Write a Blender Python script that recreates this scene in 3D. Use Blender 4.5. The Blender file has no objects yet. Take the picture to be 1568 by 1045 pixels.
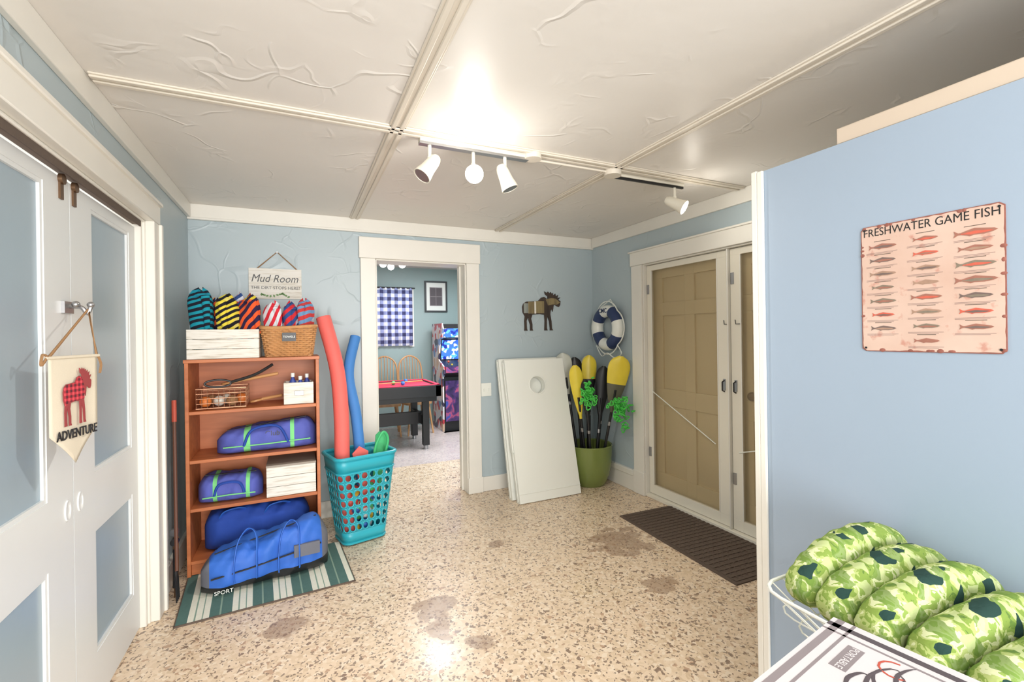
import bpy, bmesh, math, random
from mathutils import Vector, Matrix, Euler
random.seed(4)
sc=bpy.context.scene
V=Vector
def C(r,g,b):
    f=lambda c:(c/12.92 if c<=.04045 else ((c+.055)/1.055)**2.4)
    return (f(r/255),f(g/255),f(b/255),1)
# ------------------------------------------------------------ materials
class Mt:
    def __init__(s,name,col=(.5,.5,.5,1),rough=.5,metal=0,spec=.5):
        s.m=bpy.data.materials.new(name); s.m.use_nodes=True
        s.nt=s.m.node_tree; s.b=s.nt.nodes['Principled BSDF']
        s.b.inputs['Base Color'].default_value=col
        s.b.inputs['Roughness'].default_value=rough
        s.b.inputs['Metallic'].default_value=metal
        s.b.inputs['Specular IOR Level'].default_value=spec
        s._co=None; s.m.diffuse_color=col
    def set(s,sock,v):
        if isinstance(v,bpy.types.NodeSocket): s.nt.links.new(v,sock)
        else: sock.default_value=v
    def co(s,sc=None):
        if s._co is None: s._co=s.nt.nodes.new('ShaderNodeTexCoord').outputs['Object']
        if sc is None: return s._co
        mp=s.nt.nodes.new('ShaderNodeMapping'); s.set(mp.inputs['Vector'],s._co); mp.inputs['Scale'].default_value=sc
        return mp.outputs[0]
    def noise(s,scale,detail=3,vec=None,dist=0):
        nd=s.nt.nodes.new('ShaderNodeTexNoise'); s.set(nd.inputs['Vector'],vec or s.co())
        nd.inputs['Scale'].default_value=scale; nd.inputs['Detail'].default_value=detail; nd.inputs['Distortion'].default_value=dist
        return nd.outputs['Fac']
    def vor(s,scale,feature='F1',vec=None,out='Distance'):
        nd=s.nt.nodes.new('ShaderNodeTexVoronoi'); nd.feature=feature; s.set(nd.inputs['Vector'],vec or s.co()); nd.inputs['Scale'].default_value=scale
        return nd.outputs[out]
    def math(s,op,a,b=0.0,clamp=False):
        nd=s.nt.nodes.new('ShaderNodeMath'); nd.operation=op; nd.use_clamp=clamp; s.set(nd.inputs[0],a); s.set(nd.inputs[1],b); return nd.outputs[0]
    def ramp(s,fac,stops,interp='LINEAR'):
        nd=s.nt.nodes.new('ShaderNodeValToRGB'); s.set(nd.inputs[0],fac); cr=nd.color_ramp; cr.interpolation=interp
        while len(cr.elements)<len(stops): cr.elements.new(.5)
        for e,(p,c) in zip(cr.elements,stops):
            e.position=p; e.color=c if len(c)==4 else (*c,1)
        return nd.outputs[0]
    def gray(s,fac,stops,interp='LINEAR'):
        return s.ramp(fac,[(p,(c,c,c,1)) for p,c in stops],interp)
    def mix(s,f,a,b):
        nd=s.nt.nodes.new('ShaderNodeMix'); nd.data_type='RGBA'; s.set(nd.inputs[0],f); s.set(nd.inputs[6],a); s.set(nd.inputs[7],b); return nd.outputs[2]
    def bump(s,h,st=.3,dist=.01,prev=None):
        nd=s.nt.nodes.new('ShaderNodeBump'); s.set(nd.inputs['Height'],h); nd.inputs['Strength'].default_value=st; nd.inputs['Distance'].default_value=dist
        if prev: s.set(nd.inputs['Normal'],prev)
        s.set(s.b.inputs['Normal'],nd.outputs[0]); return nd.outputs[0]
    def base(s,c): s.set(s.b.inputs['Base Color'],c)
    def sep(s,vec):
        nd=s.nt.nodes.new('ShaderNodeSeparateXYZ'); s.set(nd.inputs[0],vec); return nd.outputs
    def warp(s,scale,amt):
        d=s.nt.nodes.new('ShaderNodeVectorMath'); d.operation='MULTIPLY_ADD'
        nn=s.nt.nodes.new('ShaderNodeTexNoise'); nn.inputs['Scale'].default_value=scale; s.set(nn.inputs['Vector'],s.co())
        s.set(d.inputs[0],nn.outputs['Color']); d.inputs[1].default_value=amt; s.set(d.inputs[2],s.co()); return d.outputs[0]
def dk(c,k): return (c[0]*k,c[1]*k,c[2]*k,1)
def plain(name,col,rough=.5,metal=0,var=.12,vs=9,bump=0,bs=60,spec=.5):
    m=Mt(name,col,rough,metal,spec)
    if var: m.base(m.mix(m.noise(vs,4),dk(col,1-var),dk(col,1+var*.6)))
    if bump: m.bump(m.noise(bs,3),bump,.003)
    return m.m
def emis(name,col,st):
    m=Mt(name,col); m.b.inputs['Emission Color'].default_value=col; m.b.inputs['Emission Strength'].default_value=st; return m.m
def wood(name,c1,c2,axis='x',rough=.45,sc_=1):
    m=Mt(name,c1,rough); s={'x':(1.5,14,14),'y':(14,1.5,14),'z':(14,14,1.5)}[axis]
    s=tuple(a*sc_ for a in s)
    f=m.noise(1.6,5,m.co(s),.6); m.base(m.ramp(f,[(.3,c1),(.7,c2)])); m.bump(f,.08,.002); return m.m
def plaster(name,col,rough=.42,amp=.35,sc_=1.0,gate=(.56,.66)):
    m=Mt(name,col,rough)
    m.base(m.mix(m.noise(1.3,3),dk(col,.95),dk(col,1.04)))
    e=m.vor(2.6*sc_,'DISTANCE_TO_EDGE',m.warp(1.7,(.9,.9,.9))); ridge=m.gray(e,[(0,1),(.035,0)])
    e2=m.vor(3.7*sc_,'DISTANCE_TO_EDGE',m.warp(2.9,(.5,.7,.6))); ridge2=m.gray(e2,[(0,1),(.05,0)])
    h=m.math('MULTIPLY',ridge,m.gray(m.noise(2.7,1),[(gate[0],0),(gate[1],1)]))
    h3=m.math('MULTIPLY',ridge2,m.gray(m.noise(3.9,1),[(gate[0],0),(gate[1]+.04,.8)]))
    h2=m.math('ADD',m.math('ADD',h,h3),m.math('MULTIPLY',m.noise(6,3),.7))
    m.bump(h2,amp,.010); return m.m
M={}
M['blue']=plaster('blue_plaster',C(178,192,197),.4,.28)
M['bluepart']=plain('blue_painted_panel',C(156,172,190),.4,0,.03,3,.05,8)
M['bluepan']=plain('blue_door_panel',C(156,174,186),.3,0,.04,4,.1,30)
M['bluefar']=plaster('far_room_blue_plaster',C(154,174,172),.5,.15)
M['ceil']=plaster('ceiling_plaster',C(229,225,219),.42,.45)
M['white']=plain('white_trim_paint',C(234,231,222),.35,0,.05,5,.06,30)
M['batten']=plain('cream_batten_paint',C(222,214,200),.4,0,.07,5,.06,30)
M['cap']=plain('tan_cap_paint',C(206,190,172),.5,0,.05,5,.06,30)
M['brown']=plain('brown_blocker_paint',C(150,110,84),.6,0,.08,5)  # for the unseen light blocker; brown so its bounce warms the ceiling
M['door']=plain('white_door_paint',C(226,229,229),.35,0,.04,4,.05,20)
def floor_mat(name,blue=False):
    m=Mt(name,C(200,175,140),.3)
    wv=m.warp(46,(.028,.028,0))
    r=m.sep(m.vor(64,vec=wv,out='Color'))[0]
    b1,b2,b3,b4=[C(*c) for c in ((231,209,182),(222,199,170),(238,221,198),(212,188,158))]
    dkc=C(128,106,92); rd=C(184,152,126)
    col=m.ramp(r,[(0,b1),(.25,b2),(.45,b3),(.60,b4),(.70,b1),(.875,dkc),(.905,b2),(.96,rd)],'CONSTANT')
    r2=m.sep(m.vor(125,vec=wv,out='Color'))[1]
    col=m.mix(m.gray(r2,[(0,0),(.88,.85)],'CONSTANT'),col,C(106,88,78))
    col=m.mix(m.math('MULTIPLY',m.noise(1.1,3),.34),col,C(210,187,160))
    rough=m.gray(m.noise(3,4),[(.35,.2),(.65,.4)])
    if not blue:
        tot=None
        for (x,y,rr) in ((.63,2.37,.13),(.60,2.18,.08),(1.97,2.56,.22),(1.82,2.0,.11),(-.08,2.54,.11),(.75,2.0,.07),(1.2,2.9,.06)):
            nd=m.nt.nodes.new('ShaderNodeVectorMath'); nd.operation='DISTANCE'; m.set(nd.inputs[0],m.co()); nd.inputs[1].default_value=(x,y,0)
            q=m.math('SUBTRACT',m.math('DIVIDE',nd.outputs['Value'],rr),m.math('MULTIPLY',m.math('SUBTRACT',m.noise(9,4),.5),2.2))
            q=m.gray(q,[(.78,1),(.92,0)])
            tot=q if tot is None else m.math('MAXIMUM',tot,q)
        col=m.mix(m.math('MULTIPLY',tot,.58),col,C(140,110,88))
    else:
        col=m.mix(.55,col,C(190,184,196))  # bluish daylight of the far room mixed into the pebble colour
    m.base(col); m.set(m.b.inputs['Roughness'],rough); m.bump(m.math('ADD',r,m.noise(90,2)),.08,.002)
    return m.m
M['floor']=floor_mat('terrazzo_pebble_floor')
M['floor2']=floor_mat('daylight_tinted_floor',True)
M['orange']=wood('orange_stained_wood',C(200,120,72),C(172,97,55),'x')
M['tan']=plain('tan_door_paint',C(220,199,154),.35,0,.05,4,.05,30)
M['black']=plain('black_plastic',C(32,32,34),.4,0,.1)
M['dark']=plain('dark_rubber',C(96,82,72),.8,0,.2,40,.3,120)
M['bronze']=plain('bronze_metal',C(110,84,62),.45,.7,.15)
M['steel']=plain('steel',C(170,170,172),.3,.9,.05)
M['rope']=plain('jute_rope',C(158,120,82),.9,0,.2,60,.4,200)
M['cream']=plain('cream_canvas',C(216,206,186),.9,0,.05,20,.2,250)
M['red']=plain('red_felt',C(228,60,88),.8)
M['plastic']=plain('white_plastic',C(236,238,230),.3,0,.02,3)
M['plw']=plain('warm_white_plastic',C(232,227,212),.4,0,.03,3)
def whitewash():
    m=Mt('whitewashed_wood',C(225,220,208),.6); f=m.noise(3,5,m.co((3,30,30)),.3)
    m.base(m.ramp(f,[(.3,C(200,192,176)),(.5,C(230,226,216)),(.75,C(236,233,226))])); m.bump(f,.15,.003); return m.m
M['ww']=whitewash()
# ------------------------------------------------------------ mesh builder
def frame(o,X,Y):
    X=V(X).normalized(); Y=V(Y); Y=(Y-X*Y.dot(X)).normalized(); Z=X.cross(Y)
    m=Matrix((X,Y,Z)).transposed().to_4x4(); m.translation=V(o); return m
def ftz(o,Z,hint):
    Z=V(Z).normalized(); X=V(hint); X=(X-Z*X.dot(Z)).normalized(); Y=Z.cross(X)
    m=Matrix((X,Y,Z)).transposed().to_4x4(); m.translation=V(o); return m
class B:
    def __init__(s,name): s.name=name; s.v=[];s.f=[];s.m=[];s.s=[];s.mats=[]
    def mi(s,m):
        if m not in s.mats: s.mats.append(m)
        return s.mats.index(m)
    def add(s,vs,fs,mat,smooth=False,Mx=None):
        o=len(s.v); s.v+=[(Mx@V(v)) if Mx else V(v) for v in vs]
        for k,f in enumerate(fs):
            s.f.append([o+a for a in f]); s.m.append(s.mi(mat[k] if isinstance(mat,list) else mat)); s.s.append(smooth)
    def box(s,x0,x1,y0,y1,z0,z1,mat,Mx=None):
        vs=[(x,y,z) for x in (x0,x1) for y in (y0,y1) for z in (z0,z1)]
        s.add(vs,[(0,1,3,2),(4,6,7,5),(0,4,5,1),(2,3,7,6),(0,2,6,4),(1,5,7,3)],mat,False,Mx)
    def loft(s,rings,mat,cap=True,matfn=None,smooth=True,Mx=None,loop=False):
        n=len(rings[0]); vs=[p for r in rings for p in r]; fs=[];ms=[]
        R=len(rings)
        for i in range(R if loop else R-1):
            for j in range(n):
                fs.append((i*n+j,i*n+(j+1)%n,((i+1)%R)*n+(j+1)%n,((i+1)%R)*n+j)); ms.append(matfn(i,j) if matfn else mat)
        if cap and not loop:
            fs.append(tuple(range(n))[::-1]); ms.append(matfn(0,0) if matfn else mat)
            fs.append(tuple(range((R-1)*n,R*n))); ms.append(matfn(R-2,0) if matfn else mat)
        s.add(vs,fs,ms,smooth,Mx)
    def tube(s,pts,r,mat,n=8,closed=False,cap=True,Mx=None,matfn=None,sq=(1,1)):
        pts=[V(p) for p in pts]; N=len(pts); rings=[]; nrm=None
        for i,p in enumerate(pts):
            if closed: t=pts[(i+1)%N]-pts[i-1]
            else: t=pts[min(i+1,N-1)]-pts[max(i-1,0)]
            t.normalize()
            if nrm is None:
                a=V((0,0,1)) if abs(t.z)<.9 else V((1,0,0)); nrm=(a-t*a.dot(t)).normalized()
            else:
                nrm=nrm-t*nrm.dot(t); nrm.normalize()
            bi=t.cross(nrm); rr=r[i] if isinstance(r,(list,tuple)) else r
            rings.append([p+(nrm*math.cos(2*math.pi*j/n)*sq[0]+bi*math.sin(2*math.pi*j/n)*sq[1])*rr for j in range(n)])
        s.loft(rings,mat,cap,matfn,True,Mx,closed)
    def cyl(s,p0,p1,r0,mat,r1=None,n=20,Mx=None,cap=True):
        s.tube([p0,p1],[r0,r0 if r1 is None else r1],mat,n,False,cap,Mx)
    def lathe(s,prof,mat,c=(0,0,0),n=36,Mx=None,matfn=None):
        c=V(c); rings=[[c+V((r*math.cos(2*math.pi*j/n),r*math.sin(2*math.pi*j/n),z)) for j in range(n)] for r,z in prof]
        s.loft(rings,mat,False,matfn,True,Mx)
    def poly(s,pts,z0,z1,mat,Mx=None):
        n=len(pts); vs=[(x,y,z0) for x,y in pts]+[(x,y,z1) for x,y in pts]
        fs=[tuple(range(n))[::-1],tuple(range(n,2*n))]+[(i,(i+1)%n,n+(i+1)%n,n+i) for i in range(n)]
        s.add(vs,fs,mat,False,Mx)
    def ball(s,c,r,mat,n=16,k=10,Mx=None):
        c=V(c); r=(r,r,r) if not isinstance(r,(tuple,list)) else r
        rings=[]
        for i in range(k+1):
            a=-math.pi/2+math.pi*i/k; q=max(math.cos(a),.01)
            rings.append([c+V((r[0]*q*math.cos(2*math.pi*j/n),r[1]*q*math.sin(2*math.pi*j/n),r[2]*math.sin(a))) for j in range(n)])
        s.loft(rings,mat,True,None,True,Mx)
    def text(s,body,size,mat,Mx,ext=.0006,align='CENTER',off=0):
        cu=bpy.data.curves.new('t','FONT'); cu.body=body; cu.size=size; cu.align_x=align; cu.align_y='CENTER'; cu.extrude=ext; cu.resolution_u=3; cu.offset=off
        ob=bpy.data.objects.new('t',cu); sc.collection.objects.link(ob); bpy.context.view_layer.update()
        ev=ob.evaluated_get(bpy.context.evaluated_depsgraph_get()); me=ev.to_mesh()
        vs=[v.co.copy() for v in me.vertices]; fs=[tuple(p.vertices) for p in me.polygons]
        ev.to_mesh_clear(); s.add(vs,fs,mat,False,Mx); bpy.data.objects.remove(ob)
    def cells(s,axis,a0,a1,u0,u1,z0,z1,holes,mat):
        us=sorted({u0,u1,*[h[0] for h in holes],*[h[1] for h in holes]}); zs=sorted({z0,z1,*[h[2] for h in holes],*[h[3] for h in holes]})
        us=[u for u in us if u0<=u<=u1]; zs=[z for z in zs if z0<=z<=z1]
        for i in range(len(us)-1):
            for j in range(len(zs)-1):
                cu=(us[i]+us[i+1])/2; cz=(zs[j]+zs[j+1])/2
                if any(h[0]<cu<h[1] and h[2]<cz<h[3] for h in holes): continue
                if axis=='x': s.box(a0,a1,us[i],us[i+1],zs[j],zs[j+1],mat)
                else: s.box(us[i],us[i+1],a0,a1,zs[j],zs[j+1],mat)
    def done(s,origin=None,bevel=0,solid=0,ang=40,sub=0):
        if origin is None:
            xs=[v.x for v in s.v]; ys=[v.y for v in s.v]; zs=[v.z for v in s.v]
            origin=((min(xs)+max(xs))/2,(min(ys)+max(ys))/2,min(zs))
        o=V(origin); me=bpy.data.meshes.new(s.name); me.from_pydata([tuple(v-o) for v in s.v],[],s.f)
        for m in s.mats: me.materials.append(m)
        for p,mi,sm in zip(me.polygons,s.m,s.s): p.material_index=mi; p.use_smooth=sm
        bm=bmesh.new(); bm.from_mesh(me); bmesh.ops.recalc_face_normals(bm,faces=bm.faces); bm.to_mesh(me); bm.free()
        try: me.set_sharp_from_angle(angle=math.radians(ang))
        except Exception: pass
        ob=bpy.data.objects.new(s.name,me); ob.location=o; sc.collection.objects.link(ob)
        if solid:
            md=ob.modifiers.new('solid','SOLIDIFY'); md.thickness=solid; md.offset=0
        if bevel:
            md=ob.modifiers.new('bevel','BEVEL'); md.width=bevel; md.segments=2; md.limit_method='ANGLE'; md.angle_limit=math.radians(50)
        return ob
def rrect(hx,hy,r,q):
    segs=[2*(hy-r),math.pi*r/2,2*(hx-r),math.pi*r/2]*2
    L=sum(segs); d=(q%1)*L
    corners=[(hx-r,hy-r,0),(-(hx-r),hy-r,90),(-(hx-r),-(hy-r),180),(hx-r,-(hy-r),270)]
    starts=[(hx,-(hy-r),0,1),(hx-r,hy,-1,0),(-hx,hy-r,0,-1),(-(hx-r),-hy,1,0)]
    for k in range(4):
        a=segs[(2*k)%8]
        if d<=a: x,y,dx,dy=starts[k]; return (x+dx*d,y+dy*d)
        d-=a; b=segs[2*k+1]
        if d<=b:
            x,y,an=corners[k]; t=math.radians(an)+d/r; return (x+r*math.cos(t),y+r*math.sin(t))
        d-=b
    return (hx,-(hy-r))
def spline(pts,n=8):
    pts=[V(p) for p in pts]; out=[]
    for i in range(len(pts)-1):
        p0=pts[max(i-1,0)];p1=pts[i];p2=pts[i+1];p3=pts[min(i+2,len(pts)-1)]
        for k in range(n):
            t=k/n; out.append(.5*((2*p1)+(p2-p0)*t+(2*p0-5*p1+4*p2-p3)*t*t+(3*p1-p0-3*p2+p3)*t**3))
    out.append(pts[-1]); return out
XL,XR,YB,ZC=-.697,2.73,3.92,2.38
# ------------------------------------------------------------ shell
b=B('floor'); b.box(-.9,3.0,-1.6,5.05,-.06,0,M['floor']); b.done((0,0,0))
b=B('floor_far_room'); b.box(-.9,3.0,5.05,7.5,-.06,0,M['floor2']); b.done((0,0,0))
b=B('ceiling'); b.box(-.82,2.87,-1.3,3.92,ZC,ZC+.05,M['ceil']); b.done((0,0,0))
b=B('wall_left'); b.cells('x',-.82,XL,-1.3,3.92,0,ZC,[(1.2,2.87,0,2.02)],M['blue']); b.done((0,0,0))
b=B('wall_back'); b.cells('y',YB,4.12,-.82,2.87,0,2.5,[(.585,1.37,0,2.06)],M['blue']); b.done((0,0,0))
b=B('wall_right'); b.cells('x',XR,2.87,-1.3,3.92,0,ZC,[(1.44,3.15,0,2.01)],M['blue']); b.done((0,0,0))
b=B('wall_far'); b.cells('y',7.3,7.42,-.82,2.87,0,2.5,[(1.12,1.6,1.32,2.1)],M['bluefar']); b.done((0,0,0))
b=B('wall_far_left'); b.box(-.82,-.72,4.12,7.3,0,2.5,M['bluefar']); b.done((0,0,0))
b=B('wall_far_right'); b.box(2.77,2.87,4.12,7.3,0,2.5,M['bluefar']); b.done((0,0,0))
b=B('ceiling_far_room'); b.box(-.82,2.87,4.12,7.42,2.5,2.55,M['ceil'])
b.done((0,0,0))
b=B('wall_partition'); b.box(1.5,1.56,-1.0,1.12,0,1.985,M['bluepart']); b.done((0,0,0))
b=B('light_blocker_wall'); b.box(1.58,XR,-.10,-.04,0,ZC,M['brown']); b.done((0,0,0))  # added out of view to block rear light and darken the ceiling there
n=[0]
def trim(name=None):
    n[0]+=1; return B(name or 'trim_%d'%n[0])
b=trim(); b.box(1.488,1.572,1.12,1.142,0,1.99,M['white']); b.box(1.488,1.4995,1.098,1.12,0,1.985,M['white']); b.done(bevel=.003)
b=trim(); b.box(1.505,1.575,-1.0,.86,1.986,2.036,M['cap']); b.done(bevel=.003)
b=trim(); b.box(XL,XR,YB-.022,YB,2.28,ZC,M['white']); b.box(XL,XR,YB-.03,YB,2.268,2.285,M['white']); b.done(bevel=.003)
b=trim(); b.box(XL,XL+.022,-1.2,YB-.03,2.28,ZC,M['white']); b.done(bevel=.003)
b=trim(); b.box(XR-.022,XR,-.03,YB-.03,2.28,ZC,M['white']); b.done(bevel=.003)
def batten(x0,x1,y0,y1,along):
    b=trim(); b.box(x0,x1,y0,y1,ZC-.008,ZC,M['batten'])
    if along=='y':
        for q in (.26,.74): c=x0+(x1-x0)*q; b.box(c-.011,c+.011,y0,y1,ZC-.015,ZC-.006,M['batten'])
    else:
        for q in (.26,.74): c=y0+(y1-y0)*q; b.box(x0,x1,c-.011,c+.011,ZC-.015,ZC-.006,M['batten'])
    b.done(bevel=.004)
batten(.385,.465,-1.2,3.89,'y'); batten(1.64,1.72,-.03,3.89,'y'); batten(XL+.03,XR-.03,2.11,2.19,'x')
b=B('baseboard_back'); b.box(XL,.465,YB-.02,YB,0,.13,M['white']); b.box(1.495,XR,YB-.02,YB,0,.13,M['white']); b.done(bevel=.003)
b=B('baseboard_left'); b.box(XL,XL+.025,2.985,YB-.02,0,.15,M['white']); b.done(bevel=.004)
b=B('baseboard_right'); b.box(XR-.025,XR,3.295,YB-.02,0,.16,M['white']); b.box(XR-.035,XR,3.295,YB-.02,.14,.19,M['white']); b.done(bevel=.004)
b=trim()
b.box(.465,.585,YB-.03,YB,0,2.06,M['white']); b.box(1.37,1.49,YB-.03,YB,0,2.06,M['white']); b.box(.455,1.50,YB-.036,YB,2.06,2.232,M['white'])
b.box(.585,.597,YB-.01,4.13,0,2.06,M['white']); b.box(1.358,1.37,YB-.01,4.13,0,2.06,M['white']); b.box(.585,1.37,YB-.01,4.13,2.048,2.06,M['white'])
b.box(1.36,1.50,YB-.034,YB,0,.14,M['white'])
b.box(1.342,1.358,4.02,4.05,0,2.05,M['white'])
b.done(bevel=.004)
b=trim()
b.box(XL,XL+.047,2.87,2.98,.0,2.02,M['white']); b.box(XL,XL+.06,2.955,2.985,0,2.02,M['white'])
b.box(XL,XL+.047,1.1,2.985,2.02,2.13,M['white']); b.box(XL,XL+.06,1.1,2.99,2.115,2.135,M['white'])
b.box(XL-.12,XL+.01,2.858,2.87,0,2.02,M['white']); b.box(XL-.03,XL-.0,2.835,2.87,0,2.02,M['white'])
b.box(XL-.12,XL+.01,1.2,2.87,2.008,2.02,M['white'])
b.done(bevel=.004)
b=B('door_track'); b.box(-.73,-.70,1.2,2.83,1.989,2.008,M['bronze']); b.box(-.70,-.695,1.2,2.83,1.980,2.008,M['dark']); b.done()
def slide(name,xf,y0,y1,p0,p1,hy):
    b=B(name); holes=[(p0,p1,.91,1.93),(p0,p1,.21,.69)]
    b.cells('x',xf-.03,xf,y0,y1,.012,1.975,holes,M['door'])
    for h in holes:
        b.box(xf-.025,xf-.012,h[0],h[1],h[2],h[3],M['bluepan'])
        for (a,c,d,e) in ((h[0],h[0]+.014,h[2],h[3]),(h[1]-.014,h[1],h[2],h[3]),(h[0]+.014,h[1]-.014,h[2],h[2]+.014),(h[0]+.014,h[1]-.014,h[3]-.014,h[3])):
            b.box(xf-.0119,xf-.003,a,c,d,e,M['door'])
    Mx=frame((xf,hy,.84),(0,1,0),(0,0,1))
    b.lathe([(.001,.001),(.018,.001),(.022,.004),(.027,.004),(.028,.0)],M['door'],Mx=Mx@Matrix.Diagonal((.8,1.3,1,1)))
    b.box(xf-.001,xf+.006,hy-.032,hy-.008,1.90,1.975,M['bronze']); b.cyl((xf,hy-.02,1.968),(xf+.012,hy-.02,1.968),.018,M['bronze'])
    return b.done()
slide('door_1',-.722,1.37,2.117,1.50,1.935,2.07)
slide('door_2',-.722,2.122,2.83,2.305,2.745,2.17)
b=trim()
b.box(XR-.025,XR,3.15,3.285,0,2.01,M['white']); b.box(XR-.025,XR,1.30,1.44,0,2.01,M['white']); b.box(XR-.03,XR,1.29,3.295,2.01,2.135,M['white']); b.box(XR-.045,XR,1.28,3.305,2.125,2.14,M['white'])
b.box(XR-.01,2.87,3.14,3.15,0,2.01,M['white']); b.box(XR-.01,2.87,1.44,1.45,0,2.01,M['white']); b.box(XR-.01,2.87,1.45,3.14,2.0,2.01,M['white'])
b.box(XR-.01,2.87,1.45,3.14,0,.03,M['plw']); b.box(XR,2.87,2.289,2.301,.03,2.0,M['white'])
b.box(XR-.032,XR,3.145,3.29,0,.2,M['white'])
b.done(bevel=.004)
m=Mt('screen_mesh',C(176,162,132),.7); m.b.inputs['Alpha'].default_value=.20; M['screen']=m.m
def screendoor(name,y0,y1,s0,s1,rod,hy):
    b=B(name); x0,x1=2.755,2.782
    b.cells('x',x0,x1,y0,y1,.034,1.996,[(y0+s0,y1-s1,.11,1.95)],M['plw'])
    b.box(x0+.012,x0+.014,y0+s0,y1-s1,.11,1.95,M['screen'])
    for a in (y0+s0,y1-s1-.008): b.box(x0-.002,x0+.006,a,a+.008,.11,1.95,M['white'])
    b.tube(rod,.004,M['plastic'])
    b.box(x0-.006,x0,hy-.010,hy+.010,1.0,1.08,M['steel']); b.tube([(x0-.004,hy,1.07),(x0-.025,hy,1.06),(x0-.025,hy,1.0),(x0-.004,hy,.99)],.005,M['black'])
    b.tube([(x0-.002,hy,1.5),(x0-.01,hy-.01,1.47),(x0-.004,hy-.04,1.47)],.003,M['black'],6)
    for z in (.35,1.75): b.box(x0-.006,x0,y1-.03,y1-.004,z,z+.08,M['steel'])
    return b.done(bevel=.002)
screendoor('door_3',2.303,3.138,.095,.05,[(2.75,3.09,.92),(2.748,2.425,.60)],2.345)
screendoor('door_4',1.452,2.286,.05,.075,[(2.75,2.23,.58),(2.748,1.52,.80)],2.25)
def paneldoor(name,y0,y1,knob):
    b=B(name); w=y1-y0; cols=[(y0+.12,y0+w/2-.05),(y0+w/2+.05,y1-.12)]; rows=[(.22,.80),(.94,1.56),(1.67,1.88)]
    holes=[(c[0],c[1],r[0],r[1]) for c in cols for r in rows]
    b.cells('x',2.815,2.86,y0,y1,.034,1.996,holes,M['tan'])
    for h in holes:
        b.box(2.83,2.85,h[0],h[1],h[2],h[3],M['tan']); g=.035
        vs=[(2.83,h[0]+.01,h[2]+.01),(2.83,h[1]-.01,h[2]+.01),(2.83,h[1]-.01,h[3]-.01),(2.83,h[0]+.01,h[3]-.01),(2.818,h[0]+g,h[2]+g),(2.818,h[1]-g,h[2]+g),(2.818,h[1]-g,h[3]-g),(2.818,h[0]+g,h[3]-g)]
        b.add(vs,[(4,5,6,7),(0,1,5,4),(1,2,6,5),(2,3,7,6),(3,0,4,7)],M['tan'])
    b.cyl((2.815,knob,.97),(2.80,knob,.97),.03,M['bronze']); b.ball((2.797,knob,.97),(.008,.028,.028),M['bronze'])
    return b.done(bevel=.002)
paneldoor('door_5',2.303,3.138,2.37); paneldoor('door_6',1.452,2.286,2.17)
b=B('light_switch'); b.box(1.50,1.60,YB-.008,YB,.86,.98,M['plastic'])
for x in (1.528,1.572): b.box(x-.006,x+.006,YB-.018,YB-.008,.905,.93,M['plastic'])
b.done(bevel=.002)
b=B('wall_outlet'); b.box(XL,XL+.007,3.17,3.245,.27,.385,M['plastic'])
for z in (.30,.345): b.cyl((XL+.006,3.2075,z+.003),(XL+.010,3.2075,z+.003),.016,M['plw'])
b.done(bevel=.002)
# ------------------------------------------------------------ door mat, rug
b=B('door_mat'); Mx=Matrix.Translation((2.5,2.34,0))@Matrix.Rotation(math.radians(-2),4,'Z')
b.box(-.285,.285,-.54,.54,.0,.008,M['dark'],Mx)
for i in range(26):
    y=-.51+i*.0408; b.box(-.265,.265,y-.009,y+.009,.008,.012,M['dark'],Mx)
for i in range(14):
    x=-.26+i*.04; b.box(x-.004,x+.004,-.52,.52,.006,.011,M['dark'],Mx)
b.done()
gr=plain('rug_green',C(84,118,112),.95,0,.15,60,.4,300); wh=plain('rug_white',C(232,232,216),.95,0,.08,60,.4,300); gl=plain('rug_sage',C(140,166,150),.95,0,.1,60,.4,300)
b=B('striped_rug'); Mx=Matrix.Translation((-.165,3.08,0))@Matrix.Rotation(math.radians(4),4,'Z')
x=-.425; pat=[(gr,.048),(wh,.027),(gl,.007),(wh,.027),(gl,.005),(wh,.027),(gr,.044),(gl,.008)]
k=0
while x<.425:
    mt,w=pat[k%len(pat)]; x2=min(x+w,.425); b.box(x,x2,-.29,.29,0,.008,mt,Mx); x=x2; k+=1
b.box(-.43,-.425,-.295,.295,0,.009,M['dark'],Mx);b.box(.425,.43,-.295,.295,0,.009,M['dark'],Mx);b.box(-.43,.43,-.295,-.29,0,.009,M['dark'],Mx)
b.done()
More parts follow.
